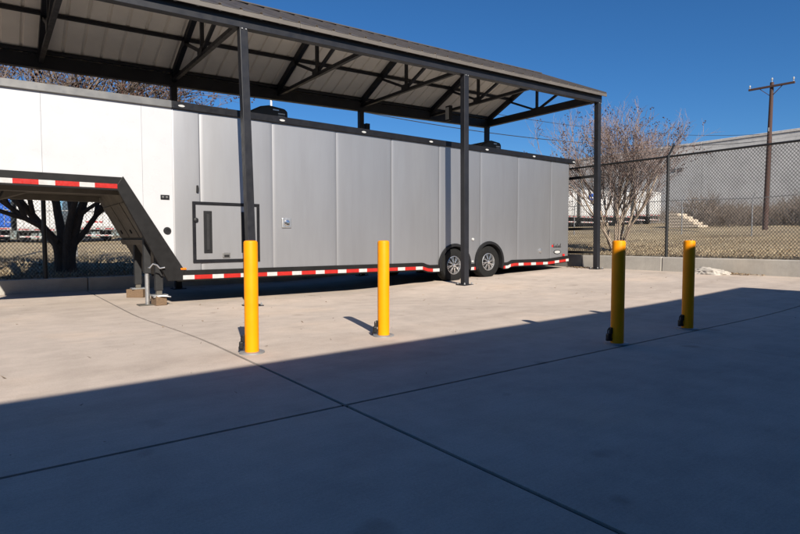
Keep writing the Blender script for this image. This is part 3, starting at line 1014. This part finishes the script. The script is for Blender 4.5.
# rear black fence behind the trailer
VR = 12.74
f2 = empty('chain_link_fence', (5, VR, .16), 'black chain link fence on the rear kerb, seen under the trailer nose', 'fence', 'fences around the yard')
chainlink((-9, VR), (12.72, VR), .19, .19, 2.25, .064, .0032, M['wire'], f2)
rp = [-8.2, -5.2, -2.15, .87, 3.9, 6.9, 9.9]
for u in rp:
    z0 = zt(u, 12.6) + .03
    MB().lathe([(.04, 0), (.04, 2.50 - z0), (.02, 2.52 - z0)], (u, VR, z0), n=14).build('post', M['wire'], f2, smooth=True)
for a, c in zip(rp[:-1], rp[1:]):
    MB().tube([(a, VR, 2.46), (c, VR, 2.46)], .024, 10).build('top_rail', M['wire'], f2, smooth=True)

# galvanised fences farther off
def galv_fence(label, A, B, step, h):
    A, B = Vector(A), Vector(B)
    L = (B - A).length
    n = int(L / step)
    mid = (A + B) / 2
    f_ = empty('chain_link_fence', (mid.x, mid.y, zt(mid.x, mid.y)), label, 'fence', 'fences around the yard')
    pts = [A.lerp(B, i / n) for i in range(n + 1)]
    D = (B - A).normalized()
    Nn = Vector((-D.y, D.x))
    for p in pts:
        z = zt(p.x, p.y)
        po = MB().lathe([(.03, -.1), (.03, h + .02)], (p.x, p.y, z), n=8).build('post', M['galv'], f_, smooth=True)
        MB().bar((p.x, p.y, z + h), (p.x - Nn.x * .25, p.y - Nn.y * .25, z + h + .28), .03, .03, (0, 1, 0)).build('barbed_arm', M['galv'], po)
    for p, q in zip(pts[:-1], pts[1:]):
        za, zb = zt(p.x, p.y), zt(q.x, q.y)
        MB().tube([(p.x, p.y, za + h), (q.x, q.y, zb + h)], .022, 6).build('top_rail', M['galv'], f_, smooth=True)
        chainlink((p.x, p.y), (q.x, q.y), za + .05, zb + .05, h - .06, .14, .0024, M['galv'], f_)
galv_fence('low galvanised chain link fence across the field behind the bare tree', (30, -6), (30, 28), 3.1, 1.85)
galv_fence('galvanised fence by the parked trailers, seen beneath the white nose', (-14, 24), (16, 24), 3.1, 1.75)

# ---------------------------------------------------------------- parked semi trailers
def make_semi():
    t = empty('semi_trailer', (0, 0, 0), 'x', 'trailer', 'semi trailers parked beyond the fence')
    body = bx('body', (-1.27, 1.27, .03, 13.2, 1.22, 4.02), M['semiwhite'], t, .02)
    for s in (-1, 1):
        bx('side_shade_skin', (min(s * 1.272, s * 1.30), max(s * 1.272, s * 1.30), .15, 13.1, 1.24, 3.98), M['railgrey'], t)  # added grey sheets: shade on the sides put in as colour, darkening the gaps
    for s in (-1, 1):
        d_ = bx('door', (min(s * .01, s * 1.24), max(s * .01, s * 1.24), -.02, .028, 1.30, 3.93), M['semiwhite'], t, .01)
        for q in (.38, .86):
            MB().tube([(s * q, -.045, 1.34), (s * q, -.045, 3.88)], .022, 6).build('lock_rod', M['galv'], d_)
        for z in (1.6, 2.3, 3.0, 3.65):
            bx('hinge', (min(s * 1.05, s * 1.25), max(s * 1.05, s * 1.25), -.03, -.021, z, z + .07), M['galv'], d_)
        for q in (.95, 1.12):
            MB().lathe([(.05, -.03), (.06, 0)], (s * q, .02, 1.13), 'y', 10).build('tail_light', M['redlens'], t)
        bx('mudflap', (min(s * .35, s * 1.22), max(s * .35, s * 1.22), 1.25, 1.28, .30, .98), M['plastic'], t)
        bx('bumper_leg', (min(s * .55, s * .63), max(s * .55, s * .63), .06, .16, .62, 1.05), M['dark'], t)
        for y in (1.8, 3.0):
            wl = MB().lathe([(.28, .0), (.5, .02), (.51, .28), (.28, .30)], (s * .95, y, .51) if s > 0 else (s * .95 - .3, y, .51), 'y', 4)
            wv = MB()
            prof = [(.28, 0), (.48, .0), (.51, .03), (.51, .27), (.48, .3), (.28, .3)]
            n = 20
            vs, fs = [], []
            for r_, h in prof:
                for k in range(n):
                    a = 2 * math.pi * k / n
                    vs.append((s * (.92 + h), y + r_ * math.cos(a), .51 + r_ * math.sin(a)))
            for i in range(5):
                for k in range(n):
                    fs.append((i * n + k, i * n + (k + 1) % n, (i + 1) * n + (k + 1) % n, (i + 1) * n + k))
            fs += [tuple(range(n)), tuple(range(5 * n, 6 * n))[::-1]]
            wv.add(vs, fs).build('wheel', M['rubber'], t, smooth=True)
        bx('landing_leg', (min(s * .6, s * .7), max(s * .6, s * .7), 10, 10.12, 0, 1.1), M['dark'], t)
    bx('rear_sill', (-1.3, 1.3, 0, .12, 1.03, 1.22), M['galv'], t, .01)
    bx('under_bar', (-1.15, 1.15, .02, .10, .50, .62), M['semiwhite'], t, .01)
    for k in range(7):
        bx('reflective_tape', (-1.1 + k * .32, -.8 + k * .32, .012, .019, .53, .59), M['red'] if k % 2 else M['tape'], t)
    for k in range(7):
        bx('reflective_tape', (-1.2 + k * .35, -.87 + k * .35, -.008, -.001, 1.09, 1.16), M['red'] if k % 2 else M['tape'], t)
    bx('slider_frame', (-.5, .5, 1.2, 11, .95, 1.2), M['dark'], t)
    return t
semi = make_semi()
spots = [(3.07, 52.0, 'white semi trailer between blue trailer and dark tree trunk'),
         (7.35, 52.0, 'white semi trailer right of dark tree trunk under the nose'),
         (11.7, 52.0, 'white semi trailer at the foot of the slanted drop wall'),
         (0.13, 52.0, 'blue semi trailer at the far left under the nose'),
         (48.7, 35.0, 'white semi trailer just right of the silver trailer tail'),
         (52.0, 35.0, 'white semi trailer with blue logo left of the shelter end post'),
         (55.6, 35.0, 'white semi trailer directly behind the pale tree stems'),
         (59.15, 35.0, 'white semi trailer third from right of the far row'),
         (62.6, 35.0, 'white semi trailer second from right of the far row'),
         (66.1, 35.0, 'rightmost white semi trailer of the far row, left of stacked lumber')]
for i, (u, v, lab) in enumerate(spots):
    o = semi if i == 0 else copy_tree(semi)
    o.location = (u, v, zt(u, v))
    o['label'] = lab
    if 'blue semi' in lab:
        for ch in o.children:
            if ch.name.split('.')[0] in ('body', 'door'):
                ch.data = ch.data.copy()
                ch.data.materials[0] = M['semiblue']
    if 'blue logo' in lab:
        lg = bx('logo_panel', (.1, 1.15, -.024, -.021, 2.9, 3.7), M['semiblue'], o)
        lg.matrix_parent_inverse = Matrix.Identity(4)
        l2 = bx('logo_stripe', (.25, 1.0, -.0265, -.0245, 3.2, 3.32), M['semiwhite'], lg)
    if 'right of dark tree' in lab:
        for k in range(4):
            q = bx('red_mark', (-.9 + k * .34, -.66 + k * .34, -.024, -.021, 1.62, 1.74), M['red'], o)
            q.matrix_parent_inverse = Matrix.Identity(4)

# stepped stack of pale lumber
zb = zt(48.5, 23.0)
ls = empty('lumber_stack', (48.5, 23.0, zb), 'stepped stack of pale lumber right of the far white trailers', 'lumber stack')
for k, c in enumerate((2.75, 2.35, 1.95, 1.5, 1.0)):
    for q in range(2):
        bx('board', (48 + q * .9, 48.85 + q * .9, 24.4 - c, 24.4, zb + k * .26 + .0, zb + k * .26 + .22), M['lumber'], ls, .02)

# ---------------------------------------------------------------- warehouse on the right
wh = empty('warehouse', (80, 30, 3), 'large plain grey warehouse wall behind the field on the right', 'building')
HW = 14.05
for k in range(16):
    v0 = -30 + k * 8
    bx('wall_panel', (76, 76.4, v0 + .02, v0 + 7.98, 0.5, HW - .3), M['warehouse'], wh)
bx('core_wall', (76.42, 110, -30, 98, 0.5, HW - .35), M['warehouse'], wh)
for k in range(4):
    bx('coping', (75.9, 76.6, -30 + k * 32 + .02, 2 + k * 32 - .02, HW - .299, HW), M['coping'], wh, .03)
for v in (36.6, 37.5):
    w_ = bx('louvre', (75.94, 75.99, v, v + .55, 10.4, 10.9), M['railgrey'], wh)

# ---------------------------------------------------------------- utility poles and wires
def upole(label, u, v, h, lean):
    z = zt(u, v)
    t = empty('utility_pole', (u, v, z), label, 'utility pole', 'utility poles')
    n = 10
    MB().tube([(u + lean * k / n, v, z - .1 + h * k / n) for k in range(n + 1)], [.155 - .055 * k / n for k in range(n + 1)], 14).build('pole', M['pole'], t, smooth=True)
    tu = u + lean
    zt_ = z + h - .38
    ca = MB().bar((tu - .12, v - 1.22, zt_), (tu - .12, v + 1.22, zt_ + .05), .10, .12).build('crossarm', M['pole'], t, bevel=.01)
    for dv in (-1.15, .0, 1.15):
        z0 = zt_ + .07 if dv else z + h - .08
        MB().lathe([(.02, 0), (.02, .10), (.055, .12), (.035, .16), (.055, .18), (.03, .25), (.01, .26)], (tu - (.12 if dv else .0), v + dv, z0), n=12).build('insulator', M['lens'], ca, smooth=True)
    for s in (-1, 1):
        MB().bar((tu - .12, v + s * .6, zt_ - .02), (tu - .06, v + s * .03, zt_ - .55), .035, .035).build('arm_brace', M['pole'], ca)
    MB().lathe([(.03, 0), (.03, .22)], (u + lean * .62 - .16, v, z + h * .66), n=8).build('bracket', M['galv'], t)
    return t
upole('leaning brown timber utility pole with crossarm in the field', 37.7, 13.1, 9.0, .35)
upole('timber utility pole carrying the wires beyond the left edge', -1.0, 20.0, 8.8, 0)
pA, pB = Vector((37.75, 13.1, 0)), Vector((-1.0, 20.0, 0))
for c3, lab in (((6.57, -6.08, 6.97), 'lower thick black utility wire sagging behind the shelter'), ((6.21, -4.98, 7.35), 'upper thin black utility wire sagging behind the shelter')):
    pts = []
    for k in range(41):
        t = k / 40
        p = pA.lerp(pB, t)
        pts.append((p.x, p.y, c3[0] * t * t + c3[1] * t + c3[2]))
    w_ = MB().tube(pts, .017 if 'lower' in lab else .012, 5).build('utility_wire', M['wire'])
    tag(w_, lab, 'wire', 'utility wires')
gw = MB().tube([(38.0, 13.1, 7.0), (40.5, 3.0, zt(40.5, 3))], .012, 5).build('guy_wire', M['galv'])
tag(gw, 'thin guy wire running down right from the utility pole', 'wire')
lp = empty('light_pole', (12.4, 28, zt(12.4, 28)), 'slim pale light pole rising behind the roof air conditioner', 'light pole')
MB().lathe([(.07, 0), (.055, 8.0)], (12.4, 28, zt(12.4, 28)), n=12).build('pole', M['palepole'], lp, smooth=True)
MB().lathe([(.14, 0), (.14, .3)], (12.4, 28, zt(12.4, 28)), n=12).build('base', M['kerb'], lp, smooth=True)
MB().tube([(12.4, 28, 8.5), (12.4, 27.2, 8.75), (12.4, 26.6, 8.75)], .035, 8).build('arm', M['palepole'], lp, smooth=True)
bx('lamp_head', (12.28, 12.52, 26.0, 26.62, 8.68, 8.82), M['galv'], lp, .03)

# ---------------------------------------------------------------- bare trees
def grow(seed, base, stems, levels, spread, up, lens, rads, kids, bias=(0, 0, 0)):
    rng = random.Random(seed)
    seg = []                     # (P, Q, r0, r1, level)
    tips = []
    bias = Vector(bias)
    def branch(p, d, lv, L, r):
        n = 5 if lv < 2 else 3
        r1 = r * (.55 if lv < levels - 1 else .4)
        pts = [p]
        for k in range(n):
            d = (d + Vector((rng.gauss(0, 1), rng.gauss(0, 1), rng.gauss(0, 1))) * .10 + Vector((0, 0, up)) * .08 + bias * .04).normalized()
            q = p + d * L / n
            ra, rb_ = r + (r1 - r) * k / n, r + (r1 - r) * (k + 1) / n
            seg.append((p, q, ra, rb_, lv))
            p = q
            pts.append(p)
        if lv == levels - 1:
            tips.append(p)
            return
        for c in range(kids[lv]):
            t = rng.uniform(.35, 1.0) if c else 1.0
            i = min(n, max(1, int(round(t * n))))
            ax = Vector((rng.gauss(0, 1), rng.gauss(0, 1), rng.gauss(0, .6)))
            nd = (d + ax.normalized() * spread[lv] * rng.uniform(.6, 1.2)).normalized()
            if nd.z < -.05:
                nd.z *= .3
            branch(pts[i], nd.normalized(), lv + 1, lens[lv + 1] * rng.uniform(.65, 1.2), max(rads[lv + 1] * rng.uniform(.8, 1.1), .002))
    for d, L, r, off in stems:
        branch(Vector(base) + Vector(off), Vector(d).normalized(), 0, L, r)
    return seg, tips

def make_tree(name, label, base, seg, tips, m_trunk, m_twig, trunk_lv, pods=0, pod_r=.03, seed=1, group=None):
    t = empty(name, base, label, 'tree', group)
    A = [s for s in seg if s[4] <= trunk_lv]
    Bq = [s for s in seg if s[4] > trunk_lv]
    prisms_np('trunk', [s[0] for s in A], [s[1] for s in A], [s[2] for s in A], [s[3] for s in A], m_trunk, t, 8)
    c = prisms_np('crown', [s[0] for s in Bq], [s[1] for s in Bq], [s[2] for s in Bq], [s[3] for s in Bq], m_twig, t, 3)
    if pods:
        rng = np.random.default_rng(seed)
        T = np.array([tuple(p) for p in tips])
        idx = rng.choice(len(T), min(pods, len(T)), replace=False)
        P = np.repeat(T[idx], 5, axis=0) + rng.normal(0, pod_r * 1.3, (len(idx) * 5, 3))
        d = rng.normal(0, 1, P.shape)
        d /= np.linalg.norm(d, axis=1, keepdims=True)
        prisms_np('seed_pods', P - d * pod_r * .4, P + d * pod_r * .4, pod_r * .42, pod_r * .25, M['pod'], t, 4)
    return t

# right: pale multi-stemmed tree behind the fence
bz = zt(15.8, 9.6)
rs = random.Random(3)
st = []
for k in range(9):
    a = 2 * math.pi * k / 9 + rs.uniform(-.3, .3)
    o_ = rs.uniform(.18, .44)
    st.append(((math.cos(a) * o_, math.sin(a) * o_, 1), rs.uniform(1.7, 2.2), rs.uniform(.03, .05), (math.cos(a) * .12, math.sin(a) * .12, -.05)))
seg, tips = grow(11, (15.8, 9.6, bz), st, 6, [.45, .5, .55, .6, .65], .5, [1.9, 1.15, .82, .56, .40, .28], [.05, .024, .0145, .0085, .0055, .0040], [5, 4, 3, 3, 3])
make_tree('bare_tree', 'pale multi-stemmed bare tree with dark seed pods behind the fence', (15.8, 9.6, bz), seg, tips, M['bark_pale'], M['twig'], 1, 330, .040, 2, 'bare trees')
# a smaller one behind the trailer tail
bz = zt(16.6, 12.9)
st = []
for k in range(5):
    a = 2 * math.pi * k / 5 + rs.uniform(-.3, .3)
    st.append(((math.cos(a) * .35, math.sin(a) * .35, 1), rs.uniform(1.1, 1.4), .03, (math.cos(a) * .08, math.sin(a) * .08, -.05)))
seg, tips = grow(21, (16.6, 12.9, bz), st, 5, [.45, .5, .6, .65], .5, [1.3, .8, .55, .4, .28], [.032, .018, .011, .007, .0045], [4, 3, 3, 3])
make_tree('bare_tree', 'smaller bare tree whose twigs peek over the trailer tail', (16.6, 12.9, bz), seg, tips, M['bark_pale'], M['twig'], 1, 90, .045, 4, 'bare trees')
# left: dark stems under the nose, crown behind the shelter
TB = (1.42, 15.0, zt(1.42, 15.0))
st = [((-.75, .1, .9), 2.0, .07, (-.14, 0, .75)), ((-.35, .3, 1), 2.3, .10, (-.1, .03, .55)), ((-.05, .4, 1), 2.5, .11, (-.03, .05, .5)),
      ((.18, .2, 1), 2.4, .12, (.09, .0, .4)), ((.75, .2, 1), 2.3, .07, (.14, .02, .6)), ((.05, -.02, 1), 2.2, .09, (.03, -.06, .5))]
seg, tips = grow(5, TB, st, 6, [.62, .62, .65, .65, .7], .16, [2.4, 1.8, 1.25, .85, .6, .42], [.1, .055, .028, .015, .009, .006], [5, 5, 4, 3, 3], (.10, .15, 0))
tl = make_tree('bare_tree', 'dark multi-stemmed bare tree behind the trailer nose', TB, seg, tips, M['bark_dark'], M['twig2'], 1, 1500, .05, 6, 'bare trees')
ft = MB()
for d, L, r_, off in st:
    o_ = Vector(off)
    p1 = Vector(TB) + o_
    p0 = Vector((TB[0] + o_.x * 1.0, TB[1] + o_.y * .9, TB[2]))
    ft.tube([p0 + Vector((o_.x * .5, o_.y * .5, -.2)), p0 + Vector((0, 0, .12)), p0.lerp(p1, .6), p1 + Vector(d).normalized() * .12],
            [r_ * 1.7, r_ * 1.25, r_ * 1.1, r_ * 1.0], 10)
ft.build('root_flare', M['bark_dark'], tl, smooth=True)

# ---------------------------------------------------------------- brush, litter and grass
rng = np.random.default_rng(9)
def zt_arr(U, V):
    return np.array([zt(a, b) for a, b in zip(U, V)])
def brush(name, label, n, uc, vc, hmax, seed):
    r_ = np.random.default_rng(seed)
    U, V = uc(r_, n), vc(r_, n)
    Z = zt_arr(U, V)
    hm = hmax * (.72 + .22 * np.sin(V * .55 + 1.1 * np.sin(U * .4)) + .14 * np.sin(V * 1.7 + U) + .10 * np.sin(V * 3.9 - U * 2))
    P = np.stack([U, V, Z + r_.uniform(0, .6, n) * hm], 1)
    d = np.stack([r_.normal(0, .55, n), r_.normal(0, .55, n), np.abs(r_.normal(.8, .4, n))], 1)
    d /= np.linalg.norm(d, axis=1, keepdims=True)
    Lh = r_.uniform(.3, .75, n) * hm * .6
    o = prisms_np(name, P, P + d * Lh[:, None], .022, .008, M['brush'], None, 3)
    return tag(o, label, kind='stuff')
brush('bare_brush', 'grey brown bare brush along the far side of the field', 15000,
      lambda r, n: r.uniform(50, 62, n), lambda r, n: r.uniform(-4, 25, n), 3.6, 3)
brush('bare_brush', 'low brown brush at the foot of the warehouse', 5000,
      lambda r, n: r.uniform(66, 74, n), lambda r, n: r.uniform(4, 40, n), 2.6, 4)
brush('far_thicket', 'dark thicket on the skyline behind the parked trailers', 9000,
      lambda r, n: r.uniform(-25, 45, n), lambda r, n: r.uniform(72, 80, n), 5.5, 5)
# leaf litter
def litter(name, label, n, U, V, size, material, zfun, lift=.01):
    Z = zfun(U, V) + lift
    C = np.stack([U, V, Z], 1)
    n = len(U)
    a = rng.uniform(0, 2 * math.pi, n)
    e1 = np.stack([np.cos(a), np.sin(a), rng.normal(0, .35, n)], 1)
    e2 = np.stack([-np.sin(a), np.cos(a), rng.normal(0, .35, n)], 1)
    s = (rng.uniform(.5, 1.3, n) * size)[:, None]
    q = np.stack([C - e1 * s, C - e2 * s * .45, C + e1 * s, C + e2 * s * .45], 1)
    q[:, 2, 2] += s[:, 0] * .3
    o = quads_np(name, q, material)
    return tag(o, label, kind='stuff')
n = 16000
U = 12.98 + rng.exponential(6.0, n)
V = rng.uniform(-2, 14, n)
litter('leaf_litter', 'brown fallen leaves scattered over the field beyond the kerb', n, U, V, .032, M['leaf'], zt_arr)
n = 7000
U = rng.uniform(-6, 5, n); V = 12.9 + rng.exponential(3.5, n)
litter('leaf_litter', 'fallen leaves behind the rear kerb below the dark tree', n, U, V, .045, M['leaf'], zt_arr)
def zg_arr(U, V):
    return np.array([zg(a, b) for a, b in zip(U, V)])
n = 160
litter('leaf_drift', 'drift of brown leaves against the right kerb', n, 12.66 - np.abs(rng.normal(0, .07, n)), rng.normal(4.95, .25, n), .035, M['leaf'], zg_arr, .02)
litter('leaf_drift', 'dark leaf drift at the base of the shelter end post', 140, 12.62 - np.abs(rng.normal(0, .1, 140)), rng.normal(8.55, .22, 140), .035, M['leaf'], zg_arr, .02)
n = 60
litter('stray_leaf', 'stray dry leaves lying about the concrete yard', n, rng.uniform(0, 12, n), rng.uniform(4, 9, n), .022, M['leaf'], zg_arr, .008)
n = 220
litter('yard_grit', 'small grit and twig bits scattered on the concrete yard', n, rng.uniform(-1, 12, n), rng.uniform(.8, 12, n), .009, M['brush'], zg_arr, .004)
# dry grass blades
def grass(name, label, U, V, h):
    n = len(U)
    Z = zt_arr(U, V)
    a = rng.uniform(0, 2 * math.pi, n)
    w = .008 + rng.uniform(0, .006, n)
    C = np.stack([U, V, Z - .01], 1)
    side = np.stack([np.cos(a) * w, np.sin(a) * w, np.zeros(n)], 1)
    tip = C + np.stack([rng.normal(0, .06, n), rng.normal(0, .06, n), rng.uniform(.4, 1.1, n) * h], 1)
    o = quads_np(name, np.stack([C - side, C + side, tip], 1), M['grass'], nv=3)
    return tag(o, label, kind='stuff')
n = 26000
grass('dry_grass', 'dry straw coloured grass over the rising field', 12.98 + rng.exponential(9, n), rng.uniform(-4, 22, n), .085)
n = 14000
grass('dry_grass', 'dry yellow grass strip behind the rear kerb', rng.uniform(-9, 12, n), 12.9 + rng.exponential(7, n), .15)

# pale lump against the right kerb
import bmesh
bm = bmesh.new()
bmesh.ops.create_icosphere(bm, subdivisions=5, radius=1)
rr = random.Random(4)
ph = [rr.uniform(0, 6) for _ in range(9)]
for v in bm.verts:
    c = v.co
    k = 1 + .16 * math.sin(4 * c.x + ph[0]) * math.sin(5 * c.y + ph[1]) + .12 * math.sin(9 * c.x + ph[2]) * math.cos(8 * c.z + ph[3]) + .06 * math.sin(17 * c.y + ph[4]) * math.sin(19 * c.x + ph[5])
    k += .05 * math.sin(31 * c.x + ph[6]) * math.sin(27 * c.y + ph[7]) + .07 * abs(math.sin(11 * c.y + 7 * c.z + ph[8]))
    v.co = Vector((c.x * .16 * k, c.y * .38 * k, max(-.02, c.z * .125 * k)))
me = bpy.data.meshes.new('concrete_lump')
bm.to_mesh(me)
bm.free()
me.polygons.foreach_set('use_smooth', [True] * len(me.polygons))
me.materials.append(M['spill'])
lu = bpy.data.objects.new('concrete_lump', me)
COL.objects.link(lu)
lu.location = (12.5, 5.42, zg(12.5, 5.42))
tag(lu, 'pale rough lump lying against the right kerb', 'lump')
